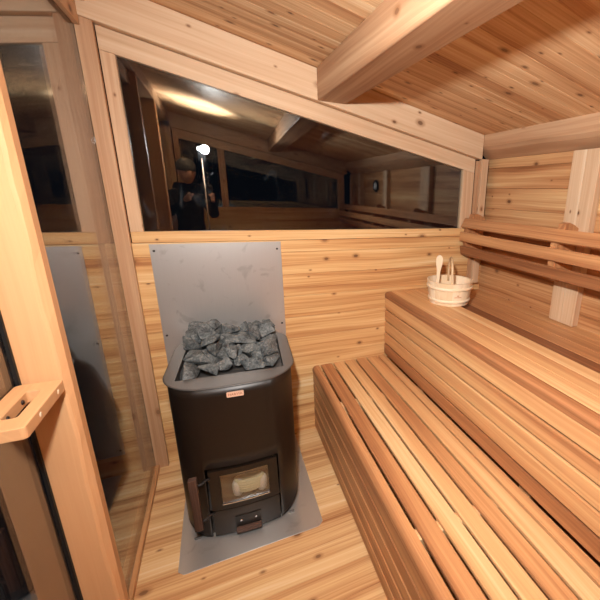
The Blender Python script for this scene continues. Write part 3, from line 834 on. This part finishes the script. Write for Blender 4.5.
# ------------------------------------------------------------------ thermometer on the right wall (seen in the window reflection)
th = empty('thermometer', (XW-.001, -2.02, 1.60), label='round dark-rimmed thermometer on the right wall seen reflected in the window', cat='thermometer')
m = MB(); m.lathe([(.001, 0), (.070, 0), (.070, -.02), (.055, -.03), (.052, -.022), (.001, -.022)], (0, 0, 0), 36, axis='x'); m.build('rim', M_cam, th)
m = MB(); m.lathe([(.001, -.0222), (.040, -.0222), (.040, -.0235), (.001, -.0235)], (0, 0, 0), 32, axis='x'); m.build('dial', M_dial, th)

# ------------------------------------------------------------------ flash on a thin stand
fs = empty('flash_stand', (.352, -1.985, 0), label='thin metal stand holding the bright flash, reflected in the window', cat='light stand')
m = MB(); m.tube([(0, 0, .12), (0, 0, 1.78)], .008, 12); m.build('pole', M_alu, fs)
for i in range(3):
    a = math.radians(100+120*i); m = MB()
    m.tube([(0, 0, .40), (.19*math.cos(a), .19*math.sin(a), .008)], .006, 8); m.build('leg', M_cam, fs)
m = MB(); m.box(-.034, .034, -.050, -.008, 1.755, 1.885); m.build('flash_body', M_cam, fs, bev=.004)
me_, nt, b, out = newmat('lit_flash_lens')
b.inputs['Base Color'].default_value = (1, 1, 1, 1); b.inputs['Emission Color'].default_value = (1, 1, 1, 1); b.inputs['Emission Strength'].default_value = 25
m = MB(); m.box(-.030, .030, -.0075, -.004, 1.85, 1.882); m.build('flash_lens', me_, fs)

# ------------------------------------------------------------------ photographer
pr = empty('person', (.17, -2.52, 0), label='photographer in dark hooded jacket and cap reflected in the window', cat='person')
def skin(name, joints, edges, mat, parent, lvl=2):
    me = bpy.data.meshes.new(name); me.from_pydata([j[:3] for j in joints], edges, [])
    o = bpy.data.objects.new(name, me); COL.objects.link(o); o.parent = parent
    sk = o.modifiers.new('Skin', 'SKIN'); sk.use_smooth_shade = True
    lay = me.skin_vertices[0] if me.skin_vertices else None
    if lay is None:
        bm = bmesh.new(); bm.from_mesh(me); bm.verts.layers.skin.verify(); bm.to_mesh(me); bm.free(); lay = me.skin_vertices[0]
    for i, j in enumerate(joints):
        lay.data[i].radius = (j[3], j[4] if len(j) > 4 else j[3]); lay.data[i].use_root = (i == 0)
    ss = o.modifiers.new('Sub', 'SUBSURF'); ss.levels = lvl; ss.render_levels = lvl
    me.materials.append(mat)
    return o
J = [(0, 0, .95, .135, .10), (0, .01, 1.12, .13, .10), (0, .04, 1.32, .15, .11), (0, .06, 1.44, .11, .09), (0, .08, 1.53, .055),
     (-.15, .06, 1.43, .065), (-.20, .17, 1.24, .052), (-.02, .34, 1.37, .036),
     (.15, .06, 1.43, .065), (.24, .14, 1.22, .052), (.235, .33, 1.38, .036),
     (-.09, 0, .88, .085), (-.10, .03, .50, .06), (-.11, 0, .12, .045), (-.11, .10, .035, .04),
     (.09, 0, .88, .085), (.10, .04, .50, .06), (.11, 0, .12, .045), (.11, .10, .035, .04)]
Ed = [(0, 1), (1, 2), (2, 3), (3, 4), (3, 5), (5, 6), (6, 7), (3, 8), (8, 9), (9, 10), (0, 11), (11, 12), (12, 13), (13, 14), (0, 15), (15, 16), (16, 17), (17, 18)]
skin('body', J, Ed, M_cloth, pr)
# head
bm = bmesh.new(); bmesh.ops.create_uvsphere(bm, u_segments=24, v_segments=18, radius=1)
for v in bm.verts:
    x, y_, z = v.co
    w_ = .076*(1-.16*max(0, -z)); v.co = Vector((x*w_, y_*.094-(.012*max(0, -z))*-1, z*.118))
    if y_ > .5: v.co.y += .022*math.exp(-((x/.16)**2))*math.exp(-((z+.12)/.22)**2)-.006*math.exp(-((abs(x)-.38)/.16)**2-((z-.08)/.14)**2)+.006*math.exp(-(x/.3)**2-((z+.48)/.1)**2)
me = bpy.data.meshes.new('head'); bm.to_mesh(me); bm.free(); me.materials.append(M_skin)
for p in me.polygons: p.use_smooth = True
hd = bpy.data.objects.new('head', me); COL.objects.link(hd); hd.parent = pr; hd.location = (.02, .13, 1.665); hd.rotation_euler = (-.15, 0, -.35)
for s_ in (-1, 1):
    m = MB(); m.lathe([(.001, -.010), (.018, -.006), (.018, .006), (.001, .010)], (s_*.078, -.005, -.005), 14, axis='x', sy=1.6); m.build('ear', M_skin, hd)
    m = MB(); m.lathe([(.001, 0), (.008, .001), (.006, .005), (.001, .006)], (s_*.030, .083, .010), 12, axis='y'); m.build('eye', M_cam, hd)
m = MB(); m.lathe([(.090, .018), (.091, .05), (.083, .09), (.055, .122), (.02, .134), (.001, .136)], (0, -.008, 0), 28, sy=1.12); m.build('cap', M_cap, hd)
m = MB(); m.lathe([(.09, -.04), (.125, -.02), (.135, .02), (.115, .06), (.085, .055), (.07, .0)], (0, .02, 1.50), 24, sy=.85); m.build('hood', M_cloth, pr)
# hands with five fingers around the camera
for s_ in (-1, 1):
    bx0 = Vector((.235 if s_ > 0 else -.02, .33, 1.385)); cx = .28-.17
    tgt = Vector((.245 if s_ > 0 else .075, .405, 1.45))
    w0 = (bx0.x, bx0.y, bx0.z, .028); pal = (bx0+(tgt-bx0)*.55)
    J = [w0, (pal.x, pal.y, pal.z, .036, .020)]; Ed = [(0, 1)]
    for q in range(4):
        b0 = pal+Vector((0, .02-.0*q, .03-.019*q)); k1 = b0+Vector((.008*s_, .03, .006)); k2 = k1+Vector((-.026*s_, .018, .0))
        i0 = len(J); J += [(b0.x, b0.y, b0.z, .011), (k1.x, k1.y, k1.z, .0095), (k2.x, k2.y, k2.z, .008)]; Ed += [(1, i0), (i0, i0+1), (i0+1, i0+2)]
    t0 = pal+Vector((-.012*s_, -.01, .015)); t1 = t0+Vector((-.03*s_, .0, .018)); i0 = len(J)
    J += [(t0.x, t0.y, t0.z, .012), (t1.x, t1.y, t1.z, .009)]; Ed += [(1, i0), (i0, i0+1)]
    skin('hand', J, Ed, M_skin, pr, 2)
# hand-held camera
cm = empty('photo_camera', (.4508-.08, -2.1316-.15, 1.49), -.45, label='black camera held up by the photographer in the window reflection', cat='camera')
cm.location = (.345, -2.215, 1.505)
m = MB(); m.box(-.066, .066, -.034, .030, -.048, .040); m.box(-.025, .025, -.03, .028, .040, .062); m.build('camera_body', M_cam, cm, bev=.008, seg=3)
m = MB(); m.lathe([(.001, .030), (.036, .030), (.036, .060), (.040, .062), (.040, .078), (.030, .078), (.028, .066), (.001, .064)], (0, 0, -.006), 28, axis='y'); m.build('lens', M_cam, cm)
